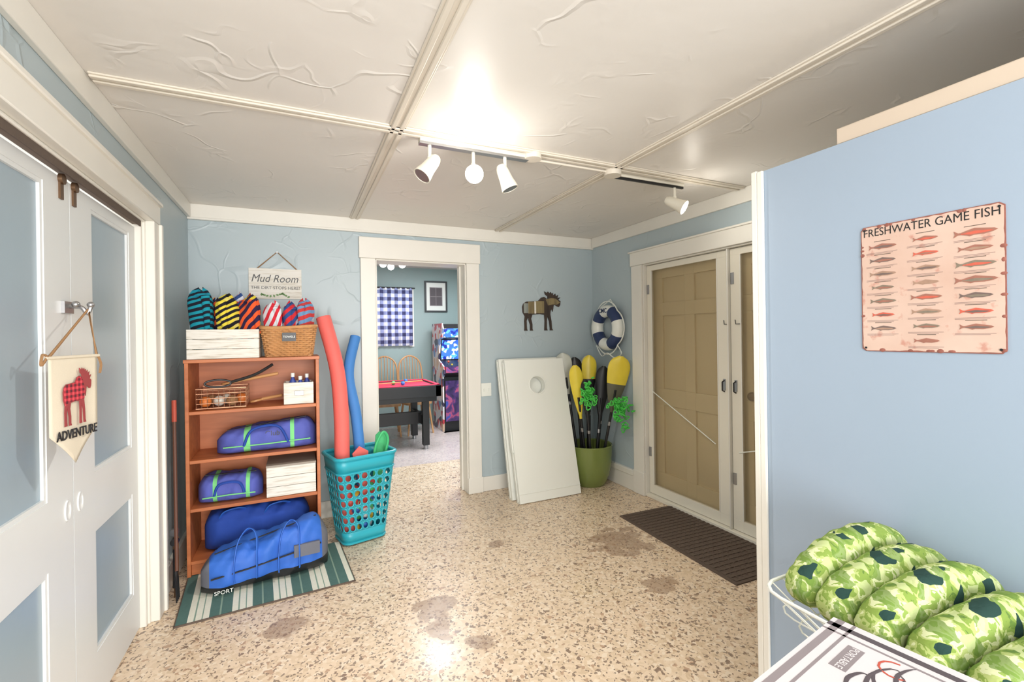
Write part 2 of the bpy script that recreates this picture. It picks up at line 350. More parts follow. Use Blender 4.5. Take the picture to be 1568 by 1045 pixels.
# ------------------------------------------------------------ bookcase
b=B('bookcase'); X0,X1,Y0,Y1=-.612,.122,3.28,3.62
b.box(X0,X0+.02,Y0,Y1,.010,1.295,M['orange']); b.box(X1-.02,X1,Y0,Y1,.010,1.295,M['orange'])
tops=[.10,.41,.697,.988,1.297]
for t in tops: b.box(X0+(.02 if t<1.29 else -.004),X1-(.02 if t<1.29 else -.004),Y0-(.0 if t<1.29 else .008),Y1-.008,t-.02,t,M['orange'])
b.box(X0+.02,X1-.02,Y0+.02,Y0+.035,.012,.08,M['orange']); b.box(X0+.005,X1-.005,Y1-.008,Y1,.02,1.27,M['orange'])
b.done(bevel=.002)
def crate(name,x0,x1,y0,y1,z0,z1,k=3,lid=None):
    b=B(name); h=(z1-z0)/k
    b.box(x0+.008,x1-.008,y0+.008,y1-.008,z0,z0+.008,M['ww'])
    for i in range(k):
        a=z0+i*h+.0012; c=z0+(i+1)*h-.0012
        b.box(x0,x1,y0,y0+.009,a,c,M['ww']); b.box(x0,x1,y1-.009,y1,a,c,M['ww']); b.box(x0,x0+.009,y0+.009,y1-.009,a,c,M['ww']); b.box(x1-.009,x1,y0+.009,y1-.009,a,c,M['ww'])
    for x in (x0+.009,x1-.027):
        for y in (y0+.009,y1-.027): b.box(x,x+.018,y,y+.018,z0,z1-.004,M['ww'])
    if lid: b.box(x0-.002,x1+.002,y0-.004,y1+.004,z1,z1+.012,lid)
    return b
crate('wooden_crate',-.60,-.222,3.285,3.57,1.298,1.478).done(bevel=.001)
gray=plain('gray_lid',C(160,150,138),.6)
crate('wooden_storage_box',-.192,.094,3.29,3.56,.411,.60,3,gray).done(bevel=.001)
def stripes(name,c1,c2,c3,scale=9,rot=(.3,.2,.4),dist=3.5):
    m=Mt(name,c1,.95); mp=m.nt.nodes.new('ShaderNodeMapping'); m.set(mp.inputs[0],m.co()); mp.inputs['Rotation'].default_value=rot
    w=m.nt.nodes.new('ShaderNodeTexWave'); w.bands_direction='Z'; m.set(w.inputs['Vector'],mp.outputs[0]); w.inputs['Scale'].default_value=scale; w.inputs['Distortion'].default_value=dist; w.inputs['Detail'].default_value=1
    big=m.gray(m.noise(5,1),[(.5,0),(.52,1)])
    c=m.mix(big,c1,c3); m.base(m.mix(m.gray(w.outputs['Fac'],[(.45,0),(.5,1)]),c,c2)); m.bump(m.noise(250,2),.5,.003); return m.m
def towel(name,cx,cy,z0,z1,r,mat,lean=(0,0),seed=0):
    rnd=random.Random(seed); b=B(name); rings=[]; K=20;N=36
    ph=[rnd.random()*6 for _ in range(5)]
    for i in range(K+1):
        t=i/K; z=z0+(z1-z0)*t
        q=r*(.78+.28*t)*(1 if t<.74 else math.sqrt(max(0.02,1-((t-.74)/.26)**2)))
        rings.append([V((cx+lean[0]*t+q*(1+.13*math.sin(3*a+ph[0]+t*4)+.06*math.sin(7*a+ph[1]+3*t))*math.cos(a),cy+lean[1]*t+q*.9*(1+.12*math.sin(2*a+ph[2]+t*2))*math.sin(a),z+.022*math.sin(2*a+ph[3])*t+.01*math.sin(5*a+ph[4])*t)) for a in [2*math.pi*j/N for j in range(N)]])
    b.loft(rings,mat)
    pts=[]
    for i in range(40):
        a=i*.42+ph[0]; rr=r*.72*(1-i/46); pts.append((cx+lean[0]+rr*math.cos(a),cy+lean[1]+rr*.9*math.sin(a),z1-.03+.03*(i/40)))
    b.tube(pts,.012,mat,6)
    f0=ph[0]; fl=[]
    for i in range(10):
        t=i/9; rr=r*(1.02+.12*math.sin(t*3)); a=-math.pi/2+.5*math.sin(f0)+.25*t; fl.append((cx+lean[0]*t+rr*math.cos(a)*.95,cy+rr*.92*math.sin(a),z1-.03-(z1-z0)*.55*t))
    b.tube(fl,[.018*(1-.4*i/9) for i in range(10)],mat,10,sq=(1.3,.7))
    return b.done()
tl=stripes('towel_teal',C(20,150,170),C(20,24,40),C(20,140,165)); yl=stripes('towel_yellow',C(235,215,70),C(25,25,35),C(240,225,120),9,(0,.5,.3)); orr=stripes('towel_orange',C(240,95,45),C(45,30,70),C(230,210,60),8,(.2,.9,.4))
rw=stripes('towel_red_white',C(215,45,60),C(220,225,230),C(200,40,60),8,(0,1.2,.2),1.5); rb=stripes('towel_red_navy',C(210,45,55),C(50,80,140),C(210,215,225),7,(0,.7,.1)); gb=stripes('towel_blue_gray',C(110,150,190),C(200,60,60),C(170,180,190),7,(.3,.4,0))
towel('beach_towel',-.535,3.41,1.31,1.715,.066,tl,(-.008,0),1); towel('beach_towel',-.41,3.40,1.31,1.68,.062,yl,(.008,0),2); towel('beach_towel',-.292,3.41,1.31,1.685,.064,orr,(.02,0),3)
towel('beach_towel',-.475,3.50,1.31,1.66,.048,orr,(0,0),7); towel('beach_towel',-.345,3.505,1.31,1.70,.05,rb,(0,0),8)
towel('beach_towel',-.145,3.42,1.31,1.64,.054,rw,(0,0),4); towel('beach_towel',-.045,3.40,1.31,1.64,.053,rb,(0,0),5); towel('beach_towel',.045,3.42,1.31,1.66,.054,gb,(-.004,0),6); towel('beach_towel',-.06,3.50,1.31,1.62,.045,rw,(0,0),9)
wk=plain('wicker',C(206,152,98),.6,0,.35,30,.2,100)
b=B('wicker_basket'); cx,cy,z0=-.052,3.43,1.298; NR=15
for i in range(NR):
    t=i/(NR-1); hx=.135+.025*t; hy=.105+.02*t; z=z0+.008+t*.178; pts=[]
    for j in range(96):
        x,y=rrect(hx,hy,.05,j/96); d=.005*math.sin(j/96*2*math.pi*24+(i%2)*math.pi); L=math.hypot(x,y); pts.append((cx+x*(1+d/L),cy+y*(1+d/L),z))
    b.tube(pts,.0068,wk,5,True)
for j in range(48):
    x,y=rrect(.135,.105,.05,j/48); x2,y2=rrect(.160,.125,.05,j/48); b.cyl((cx+x,cy+y,z0),(cx+x2,cy+y2,z0+.19),.003,wk,n=5)
pts=[(cx+x,cy+y,z0+.192+.006*math.cos(k*2*math.pi*2/64)) for k in range(64) for x,y in [rrect(.165,.13,.05,k/64)]]; b.tube(pts,.011,wk,8,True)
b.box(cx-.13,cx+.13,cy-.10,cy+.10,z0,z0+.008,wk)
b.box(cx-.04,cx+.04,cy-.139,cy-.133,z0+.10,z0+.155,M['black']); b.text('TOWELS',.018,M['plastic'],frame((cx,cy-.1395,z0+.1275),(1,0,0),(0,0,1)))
b.done()
cop=plain('copper_wire',C(190,140,110),.35,.8)
b=B('wire_basket'); x0,x1,y0,y1,z0,z1=-.56,-.30,3.31,3.52,.992,1.11
for i in range(5):
    z=z0+.006+(z1-z0)*i/4; b.tube([(x0,y0,z),(x1,y0,z),(x1,y1,z),(x0,y1,z)],.0025 if 0<i<4 else .004,cop,6,True)
for i in range(10):
    x=x0+(x1-x0)*i/9; b.tube([(x,y0,z1),(x,y0,z0+.004),(x,y1,z0+.004),(x,y1,z1)],.002,cop,5)
for i in range(8):
    y=y0+(y1-y0)*i/7; b.tube([(x0,y,z1),(x0,y,z0+.004),(x1,y,z0+.004),(x1,y,z1)],.002,cop,5)
b.done()
oc=plain('orange_ball',C(230,130,60),.5); wc=plain('white_ball',C(225,222,210),.4)
b=B('lawn_game_balls')
for i,(x,y) in enumerate([(-.52,3.36),(-.45,3.38),(-.38,3.36),(-.335,3.45),(-.42,3.46),(-.50,3.46)]): b.ball((x,y,1.033),.033,[oc,wc,M['rope']][i%3])
b.done()
lw=wood('light_wood',C(212,160,105),C(188,134,84),'x')
def racket(name,p0,p1,w,mat):
    b=B(name); p0=V(p0);p1=V(p1); L=(p1-p0).length; Mx=frame(p0,p1-p0,(0,1,0))
    b.cyl((0,0,0),(L*.62,0,0),.010,mat,Mx=Mx)
    out=[(L*.6,-.01)]+[(L*.62+L*.38*(.5-.5*math.cos(a)),-w*math.sin(a)) for a in [math.pi*i/12 for i in range(1,13)]]
    out+= [(x,-y) for x,y in out[::-1][1:]]
    b.poly(out,-.006,.006,mat,Mx); return b.done(bevel=.002)
racket('wooden_paddle_racket',(-.12,3.36,1.19),(-.44,3.40,1.135),.05,lw); racket('wooden_paddle_racket',(-.10,3.42,1.04),(-.29,3.47,1.006),.045,lw)
b=B('black_racket'); b.tube(spline([(-.38,3.33,1.15),(-.25,3.34,1.19),(-.15,3.36,1.25)]),.009,M['black'])
b.tube([(-.45+.07*math.cos(a),3.335,1.145+.022*math.sin(a)) for a in [i*math.pi/12 for i in range(24)]],.006,M['black'],6,True); b.done()
b=crate('small_white_bin',-.088,.088,3.30,3.47,.989,1.13,1); b.box(-.025,.03,3.296,3.30,1.045,1.075,M['steel']); b.done(bevel=.003)
bl=plain('blue_bottle',C(60,80,160),.3)
for (x,y,h) in ((-.035,3.36,.19),(.01,3.34,.17),(.05,3.38,.18)):
    b=B('spray_bottle'); b.lathe([(.001,0),(.02,0),(.021,.01),(.021,h*.7),(.009,h*.82),(.009,h*.9)],bl,(x,y,.998),16); b.lathe([(.012,h*.86),(.012,h),(.001,h)],M['plastic'],(x,y,.998),16); b.done()
# bags
bb=plain('bag_blue_violet',C(88,98,184),.75,0,.15,14,.3,40); lime=plain('lime_webbing',C(130,220,140),.8); nav=plain('navy_fabric',C(36,74,168),.8,0,.2,12,.4,30); royal=plain('royal_blue_nylon',C(52,110,208),.6,0,.22,9,.6,22); gy=plain('gray_fabric',C(110,112,122),.8)
def bag(name,c,L,W,H,mats,bands=(),seed=0,taper=(1,1),Mx=None,base=None,ends=None,rough=1,fullness=3.2):
    b=B(name); N=36;K=48; rings=[]
    for i in range(K+1):
        t=i/K; s=min(t,1-t)*2; prof=(1-(1-min(s*fullness,1))**2.4)**.5 if s*fullness<1 else 1; prof=max(prof,.25)
        k=taper[0]+(taper[1]-taper[0])*t; ring=[]
        for j in range(N):
            a=2*math.pi*j/N; e=.55
            yy=math.copysign(abs(math.cos(a))**e,math.cos(a))*W/2*prof; zz=math.copysign(abs(math.sin(a))**e,math.sin(a))
            wob=1+rough*(.04*math.sin(9*t+3*a+seed)+.03*math.sin(23*t+seed*2+2*a)+.018*math.sin(47*t+5*a+seed)+.012*math.sin(31*t-9*a))
            z=H/2*k*(1+zz*(prof if zz>0 else 1)*(wob if zz>0 else 1)); ring.append(V((-L/2+L*t,yy*wob,max(z,0))))
        rings.append(ring)
    def mf(i,j):
        t=(i+.5)/K; a=(j+.5)/N
        for (p,q) in bands:
            if p<t<q: return mats[1]
        if base and .56<a<.94: return base
        if ends and (t<.06 or t>.93): return ends
        return mats[0]
    T=Matrix.Translation(V(c))@(Mx or Matrix())
    b.loft(rings,mats[0],True,mf,True,T)
    b.tube([T@V((-L*.4+L*.8*i/12,-W*.12,H*(taper[0]+(taper[1]-taper[0])*(.1+.8*i/12))*1.0)) for i in range(13)],.004,M['black'],6)
    return b,T
b,T=bag('sports_bag',(-.185,3.44,.698),.57,.25,.19,(bb,lime),((.28,.33),(.72,.77)),1,(.7,1.05),fullness=2.4); b.text('Club',.045,M['black'],T@frame((.03,-.131,.115),(1,0,0),(0,0,1))); b.tube(spline([T@V((-.13,-.13,.05)),T@V((-.08,-.14,.15)),T@V((.06,-.14,.16)),T@V((.12,-.13,.05))]),.008,nav,6); b.tube([T@V((-.24,-.128,.05)),T@V((0,-.133,.052)),T@V((.25,-.128,.06))],.004,lime,6); b.done()
b,T=bag('sports_bag',(-.395,3.43,.411),.35,.24,.17,(bb,lime),((.25,.32),(.75,.82)),3,(.95,.9),fullness=2.4); b.tube(spline([T@V((-.08,-.12,.05)),T@V((-.05,-.13,.12)),T@V((.05,-.13,.12)),T@V((.08,-.12,.05))]),.008,nav,6); b.tube([T@V((-.14,-.124,.045)),T@V((0,-.128,.05)),T@V((.14,-.124,.045))],.004,lime,6); b.done()
b,T=bag('navy_gear_bag',(-.245,3.46,.102),.60,.23,.245,(nav,nav),(),5,rough=1.2)
for q in (-.15,.1): b.tube(spline([T@V((q-.06,-.10,.20)),T@V((q-.03,-.12,.245)),T@V((q+.04,-.11,.255)),T@V((q+.08,-.08,.235))]),.011,royal,6,sq=(.4,1))
b.done()
Mr=Matrix.Rotation(math.radians(6),4,'Z')
b,T=bag('duffel_bag',(-.18,3.105,.010),.66,.235,.325,(royal,royal),(),8,(.58,1.0),Mr,base=M['black'],ends=gy,rough=1.7,fullness=2.2)
for q in (-.12,.10):
    b.tube(spline([T@V((q-.05,-.126,.06)),T@V((q-.05,-.130,.16)),T@V((q-.03,-.10,.27)),T@V((q+.02,-.05,.315)),T@V((q+.06,-.09,.29)),T@V((q+.06,-.130,.16)),T@V((q+.06,-.126,.06))]),.013,royal,6,sq=(.3,1))
b.text('SPORT',.030,M['plastic'],T@frame((-.22,-.135,.028),(1,0,0),(0,0,1)))
b.box(.13,.27,-.132,-.116,.12,.19,gy,T); b.tube([T@V((-.28,-.116,.10)),T@V((-.1,-.126,.12)),T@V((.12,-.128,.15)),T@V((.28,-.116,.17))],.005,M['black'],6)
b.done()
brn=plain('rod_brown',C(104,66,50),.5)
b=B('fishing_rod'); b.tube([(-.640,3.15,.0),(-.645,3.21,.6),(-.655,3.26,1.02)],[.009,.007,.005],brn); b.cyl((-.6405,3.155,.08),(-.642,3.175,.3),.013,M['rope']); b.cyl((-.642,3.13,.34),(-.642,3.16,.34),.02,M['steel']); b.done()
b=B('fishing_rod'); b.tube([(-.630,3.09,.0),(-.640,3.17,.55),(-.655,3.23,.92)],[.008,.007,.005],M['bronze']); b.cyl((-.631,3.10,.05),(-.634,3.13,.25),.013,M['black']); b.cyl((-.633,3.09,.30),(-.633,3.12,.30),.02,M['black']); b.done()
b=B('fishing_rod'); b.tube([(-.648,3.20,.0),(-.652,3.25,.6),(-.664,3.30,1.0)],[.008,.006,.004],M['dark']); b.cyl((-.648,3.205,.08),(-.65,3.225,.28),.012,M['rope']); b.done()
rd=plain('red_handle',C(190,80,60),.5)
b=B('frog_spear'); b.tube([(-.615,3.05,.16),(-.645,3.19,.95)],.009,brn); b.tube([(-.645,3.19,.95),(-.650,3.215,1.07)],.012,rd)
for d in (-.03,-.01,.01,.03): b.tube([(-.615,3.05,.16),(-.613,3.04+d,.12),(-.607,3.03+d,.009)],.0035,M['black'],6)
b.done()
# ------------------------------------------------------------ mud room sign
b=B('mud_room_sign'); b.box(-.325,.03,YB-.016,YB-.001,1.715,1.942,M['ww'])
b.tube([(-.27,YB-.012,1.94),(-.135,YB-.012,2.07),(.0,YB-.012,1.94)],.004,M['rope'],6); b.cyl((-.135,YB,2.068),(-.135,YB-.02,2.068),.005,M['steel'])
Mf=frame((-.147,YB-.0165,1.865),(1,0,0),(0,0,1)); sh=Matrix(((1,.3,0,0),(0,1.15,0,0),(0,0,1,0),(0,0,0,1)))
b.text('Mud Room',.070,M['black'],Mf@sh); b.text('THE DIRT STOPS HERE!',.032,M['black'],frame((-.147,YB-.0165,1.797),(1,0,0),(0,0,1)))
lg=plain('leaf_green',C(110,150,90),.6)
for i in range(13):
    x=-.147+(i-6)*.016; b.poly([(0,0),(.008,.010),(0,.024),(-.008,.010)],0,.001,lg,frame((x,YB-.0165,1.75-.004*abs(i-6)*.6),(math.cos(i*.7),0,math.sin(i*.7)),(-math.sin(i*.7),0,math.cos(i*.7))))
b.done()
# ------------------------------------------------------------ laundry basket
tq=plain('turquoise_plastic',C(46,170,188),.35,0,.04)
Mb=Matrix.Translation((.385,3.435,.004))@Matrix.Rotation(math.radians(14),4,'Z')
def perf(b,surf,nu,nv,mat,hw=.33,hh=.38,n=16,Mx=None):
    for i in range(nu):
        for j in range(nv):
            inn=[];out=[]
            for k in range(n):
                a=2*math.pi*(k+.5)/n; c,s=math.cos(a),math.sin(a); mx=max(abs(c),abs(s))
                inn.append(surf((i+.5+hw*c)/nu,(j+.5+hh*s)/nv)); out.append(surf((i+.5+.5*c/mx)/nu,(j+.5+.5*s/mx)/nv))
            b.add(inn+out,[(k,(k+1)%n,n+(k+1)%n,n+k) for k in range(n)],mat,False,Mx)
            for k in range(n):
                a0=2*math.pi*(k+.5)/n;a1=2*math.pi*(k+1.5)/n
                if (math.floor((a0-math.pi/4)/(math.pi/2))!=math.floor((a1-math.pi/4)/(math.pi/2))):
                    qa=math.radians(45+90*math.floor((a1-math.pi/4)/(math.pi/2))); cp=surf((i+.5+.5*(1 if math.cos(qa)>0 else -1))/nu,(j+.5+.5*(1 if math.sin(qa)>0 else -1))/nv)
                    b.add([out[k],out[(k+1)%n],cp],[(0,1,2)],mat,False,Mx)
def bsurf(z0,z1):
    def f(u,v):
        z=z0+(z1-z0)*v; t=z/.6; x,y=rrect(.145+.065*t,.115+.055*t,.05,u); return V((x,y,z))
    return f
b=B('laundry_basket'); perf(b,bsurf(.09,.50),24,7,tq,.36,.36,16,Mb)
def band(z0,z1):
    f=bsurf(z0,z1); b.loft([[f(k/52,0)*1 for k in range(52)],[f(k/52,1) for k in range(52)]],tq,False,None,True,Mb)
band(.012,.09); band(.50,.6)
f=bsurf(.012,.09); b.loft([[f(k/52,0) for k in range(52)],[V((0,0,.012))+ (f(k/52,0)-V((0,0,.012)))*.02 for k in range(52)]],tq,False,None,False,Mb)
ff=bsurf(.6,.61); b.tube([ff(k/64,0) for k in range(64)],.011,tq,8,True,Mx=Mb); ff=bsurf(.5,.61); b.tube([ff(k/64,0) for k in range(64)],.006,tq,6,True,Mx=Mb); ff=bsurf(.013,.61); b.tube([ff(k/64,0) for k in range(64)],.007,tq,6,True,Mx=Mb)
b.done(solid=.004)
def noodle(name,pts,r,mat):
    b=B(name); P=spline(pts,8); b.tube(P,r,mat,20,False,False)
    for e,d in ((P[-1],(P[-1]-P[-2]).normalized()),(P[0],(P[0]-P[1]).normalized())):
        Mx=ftz(e,d,(1,0,0)); b.lathe([(r,0),(r*.96,.003),(r*.3,.003),(r*.28,-.05),(.001,-.05)],mat,Mx=Mx,n=20)
    return b.done()
coral=plain('coral_foam',C(240,112,104),.7,0,.05,20,.2,150); bf=plain('blue_foam',C(72,136,208),.7,0,.05,20,.2,150)
noodle('pool_noodle',[(.30,3.42,.06),(.268,3.40,.45),(.268,3.42,.85),(.245,3.47,1.2),(.165,3.53,1.56)],.050,coral)
noodle('pool_noodle',[(.42,3.50,.06),(.40,3.50,.5),(.375,3.53,.85),(.335,3.60,1.15),(.395,3.67,1.42)],.038,bf)
grn=plain('green_rubber',C(70,190,120),.5)
sw=Matrix(((1,0,0,0),(0,0,1,0),(0,1,0,0),(0,0,0,1)))
b=B('swim_fin'); Mx=ftz((.505,3.44,.40),(.14,.1,1),(1,.1,0)); b.poly([(-.03,-.1),(.03,-.1),(.035,.1),(.05,.30),(.02,.33),(0,.31),(-.02,.33),(-.045,.30),(-.035,.1)],-.006,.006,grn,Mx@sw); b.done(bevel=.003)
b=B('swim_fin'); Mx=ftz((.40,3.37,.42),(-.1,-.05,1),(1,.3,0)); b.poly([(-.03,-.1),(.03,-.1),(.035,.06),(.06,.19),(.0,.24),(-.055,.2),(-.035,.06)],-.006,.006,coral,Mx@sw); b.done(bevel=.003)
b=B('swim_goggles'); b.tube(spline([(.47,3.36,.55),(.49,3.35,.66),(.54,3.36,.74),(.575,3.38,.68),(.55,3.39,.56)]),.010,grn,8); b.done()
colr=[plain('toy_%d'%i,c,.5) for i,c in enumerate((C(240,200,60),C(235,90,80),C(60,120,210),C(230,230,230),C(90,200,120)))]
b=B('pool_toys'); rnd=random.Random(3)
for i in range(34):
    a=rnd.random()*6.28; q=rnd.random()**.5; z=.06+rnd.random()*.30; t=z/.6
    p=Mb@V((q*(.07+.05*t)*math.cos(a),q*(.05+.04*t)*math.sin(a),z)); b.ball(p,(.03+.02*rnd.random(),.03+.015*rnd.random(),.03+.02*rnd.random()),rnd.choice(colr),12,8)
b.done()
# ------------------------------------------------------------ cornhole boards
def corn(name,yb,yt,X0,detail):
    b=B(name); w=.6;L=1.22;th=.068; P=M['plastic']
    Mx=frame((X0+w/2,yb,.006),(1,0,0),(0,yt-yb,1.18))
    hc=(0,L-.235); r=.076; half=w/2
    angs=[2*math.pi*k/48 for k in range(48)]
    for cx,cy in ((half,L),(-half,L),(-half,0),(half,0)): angs.append(math.atan2(cy-hc[1],cx-hc[0])%(2*math.pi))
    angs.sort(); n=len(angs)
    ring=[(hc[0]+r*math.cos(a),hc[1]+r*math.sin(a)) for a in angs]
    def op(a):
        c,s=math.cos(a),math.sin(a); t=min([half/abs(c) if abs(c)>1e-6 else 99,((L-hc[1])/s if s>1e-6 else 99),(hc[1]/-s if s<-1e-6 else 99)]); return (hc[0]+c*t,hc[1]+s*t)
    outp=[op(a) for a in angs]
    vs=[(x,y,0) for x,y in ring]+[(x,y,0) for x,y in outp]+[(x,y,-th) for x,y in outp]+[(x,y,-th) for x,y in ring]
    fs=[]
    if detail:
        for q in range(4):
            for k in range(n): fs.append((q*n+k,q*n+(k+1)%n,((q+1)%4)*n+(k+1)%n,((q+1)%4)*n+k))
        b.add(vs,fs,P,False,Mx)
    else:
        b.box(-half,half,0,L,-th,0,P,Mx)
    b.box(-half-.006,-half,.02,L-.02,-.040,-.028,P,Mx); b.box(half,half+.006,.02,L-.02,-.040,-.028,P,Mx)
    b.box(-half,half,.072,.080,0,.004,P,Mx)
    if detail:
        b.box(-half-.012,-half,.42,.62,-.055,-.015,P,Mx); b.lathe([(r+.012,0),(r+.010,.003),(r,.003),(r,.0)],P,Mx=Mx@Matrix.Translation((hc[0],hc[1],0)))
    return b.done(bevel=.009)
corn('cornhole_board',3.45,3.735,1.655,True); corn('cornhole_board',3.56,3.815,1.635,False)
# ------------------------------------------------------------ planter with paddles
olive=plain('olive_glaze',C(124,138,74),.2,0,.1,5)
b=B('planter_pot'); PX,PY=2.485,3.655
b.lathe([(.001,0),(.13,0),(.15,.02),(.185,.10),(.207,.22),(.212,.33),(.213,.36),(.216,.372),(.210,.38),(.198,.372),(.196,.33),(.19,.22),(.165,.09),(.13,.03),(.001,.03)],olive,(PX,PY,0),48)
b.done()
yel=plain('yellow_blade',C(240,216,70),.35); wht=plain('pale_blade',C(208,210,198),.4); dgr=plain('dark_gray_blade',C(100,98,80),.4)
def paddle(name,bot,top,mat,w=.085,L=.44,lowmat=None,face=(-.45,-.9,0)):
    b=B(name); bot=V(bot);top=V(top); d=(top-bot); T=d.length; d.normalize(); f=V(face); f=(f-d*f.dot(d)).normalized(); X=d.cross(f)
    Mx=Matrix((X,f,d)).transposed().to_4x4(); Mx.translation=bot
    b.cyl((0,0,0),(0,0,T-L*.6),.013,M['black'],Mx=Mx,n=14); b.cyl((0,0,T-L*1.25),(0,0,T-L*1.18),.016,M['steel'],Mx=Mx,n=14)
    rings=[]; K=18
    for i in range(K+1):
        t=i/K; q=w*(math.sin(math.pi*min(1,t*1.15+.03)*.5)**.8)*(1 if t<.78 else math.sqrt(max(.03,1-((t-.78)/.22)**2))); q=max(q,.014)
        th=.009*(1-t*.6)+(.006 if t<.15 else 0); z=T-L+L*t
        rings.append([V((q*math.cos(2*math.pi*j/20),th*math.sin(2*math.pi*j/20)-.02*(math.cos(2*math.pi*j/20)**2)*t,z)) for j in range(20)])
    b.loft(rings,mat,True,(lambda i,j:(lowmat if (lowmat and i<K*.5) else mat)),True,Mx)
    b.cyl((0,0,T-L),(0,0,T-L*.45),.012,M['black'],r1=.005,Mx=Mx,n=12)
    return b.done()
for bt,tp,mt,w,L,lm in (
    ((2.44,3.62,.05),(2.29,3.58,1.13),yel,.062,.50,None),
    ((2.43,3.72,.05),(2.315,3.84,1.235),wht,.080,.4,None),
    ((2.47,3.73,.05),(2.44,3.82,1.19),M['black'],.07,.42,None),
    ((2.50,3.68,.05),(2.545,3.72,1.21),yel,.072,.46,M['black']),
    ((2.53,3.74,.05),(2.60,3.84,1.20),wht,.06,.38,M['black']),
    ((2.50,3.60,.05),(2.60,3.56,1.11),M['black'],.070,.50,None),
    ((2.55,3.66,.05),(2.645,3.60,1.08),dgr,.06,.42,None),
    ((2.53,3.57,.05),(2.615,3.32,1.21),yel,.100,.52,dgr),
    ((2.45,3.56,.05),(2.36,3.52,1.00),M['black'],.045,.4,None)):
    paddle('kayak_paddle',bt,tp,mt,w,L,lm)
g=plain('green_rope',C(84,210,86),.5)
def net(name,c,r,seed):
    b=B(name); rnd=random.Random(seed); c0=V(c)
    for i in range(56):
        d=V((rnd.gauss(0,.34),rnd.gauss(0,.28),rnd.gauss(0,.62)))*r; rr=r*rnd.uniform(.10,.22); A=V((rnd.gauss(0,1),rnd.gauss(0,1),rnd.gauss(0,1))).normalized(); X=A.orthogonal().normalized(); Y=A.cross(X)
        b.tube([c0+d+(X*math.cos(q*.7)+Y*math.sin(q*.7))*rr*(1+.2*math.sin(q*2.1)) for q in range(9)],.0058,g,5,True)
    return b.done()
net('green_rope_bundle',(2.335,3.44,.865),.095,1); net('green_rope_bundle',(2.575,3.29,.75),.11,2)
# ------------------------------------------------------------ life ring
b=B('life_ring'); R,r=.160,.056; c=V((XR-.062,3.59,1.47)); navy=plain('navy_paint',C(44,60,100),.4)
Mx=frame(c,(0,-1,0),(0,0,1)); K=72
b.tube([(R*math.cos(2*math.pi*i/K),R*math.sin(2*math.pi*i/K),0) for i in range(K)],r,M['plastic'],18,True,Mx=Mx,matfn=lambda i,j: navy if (i+K/8+5)%(K/4)<9 else M['plastic'])
for q in range(4):
    a0=math.pi/4+q*math.pi/2; pts=[]
    for i in range(13):
        t=i/12; a=a0+t*math.pi/2; rr=R+r+.006+.03*math.sin(math.pi*t); pts.append((rr*math.cos(a),rr*math.sin(a),.004))
    b.tube(pts,.006,M['plastic'],6,Mx=Mx)
b.tube([(-.1,.20,.0),(0,.27,-.04),(.1,.20,.0)],.006,M['plastic'],6,Mx=Mx)
b.tube(spline([(.16,-.16,.01),(.20,-.24,.0),(.10,-.28,.0),(.02,-.24,.02),(-.1,-.27,.0),(-.17,-.17,.01)]),.005,M['plastic'],6,Mx=Mx)
b.text('CMC',.06,navy,Mx@Matrix.Translation((0,R,r+.001)),off=.001)
b.done()
# ------------------------------------------------------------ moose
MO=[(.03,.60),(.06,.68),(.13,.73),(.27,.74),(.42,.75),(.50,.84),(.57,.86),(.63,.82),(.66,.80),(.66,.88),(.60,.92),(.58,1.0),(.64,.96),(.67,1.0),(.71,.95),(.74,.99),(.77,.94),(.80,.97),(.80,.90),(.86,.95),(.87,.88),(.93,.92),(.91,.84),(.99,.86),(.93,.79),(.99,.76),(.98,.66),(.95,.61),(.90,.62),(.85,.66),(.81,.65),(.80,.56),(.78,.48),(.76,.56),(.73,.50),(.72,.42),(.75,.24),(.76,.05),(.79,.0),(.71,.0),(.71,.06),(.69,.24),(.645,.38),(.63,.24),(.63,.06),(.65,.0),(.57,.0),(.58,.24),(.57,.40),(.46,.42),(.34,.41),(.27,.40),(.24,.30),(.27,.16),(.27,.04),(.29,.0),(.215,.0),(.215,.15),(.18,.27),(.175,.35),(.13,.25),(.135,.06),(.15,0),(.075,0),(.08,.08),(.075,.24),(.09,.36),(.04,.46)]
b=B('moose_wall_art'); dw=wood('dark_barn_wood',C(74,60,50),C(50,42,40),'z'); bw=wood('barn_wood_tan',C(150,136,96),C(112,98,72),'z'); gw=wood('barn_wood_gray',C(150,156,150),C(110,116,112),'z')
Mx=frame((1.913,YB-.001,1.454),(1,0,0),(0,0,1)); sp=lambda P,w,h:[(x*w,y*h) for x,y in P]
b.poly(sp(MO,.437,.378),0,.012,dw,Mx)
for i,(x0,x1,z0,z1,mt) in enumerate(((.06,.17,.44,.69,gw),(.17,.32,.43,.73,bw),(.32,.36,.43,.74,M['ww']),(.36,.56,.44,.75,bw))): b.box(x0*.437,x1*.437,z0*.378,z1*.378,.012,.015,mt,Mx)
b.poly(sp([(.56,.44),(.70,.50),(.72,.70),(.62,.80),(.56,.82)],.437,.378),.012,.014,dw,Mx)
b.poly(sp([(.60,.80),(.74,.83),(.86,.82),(.97,.72),(.88,.66),(.78,.67),(.66,.64)],.437,.378),.0141,.016,bw,Mx)
b.done()
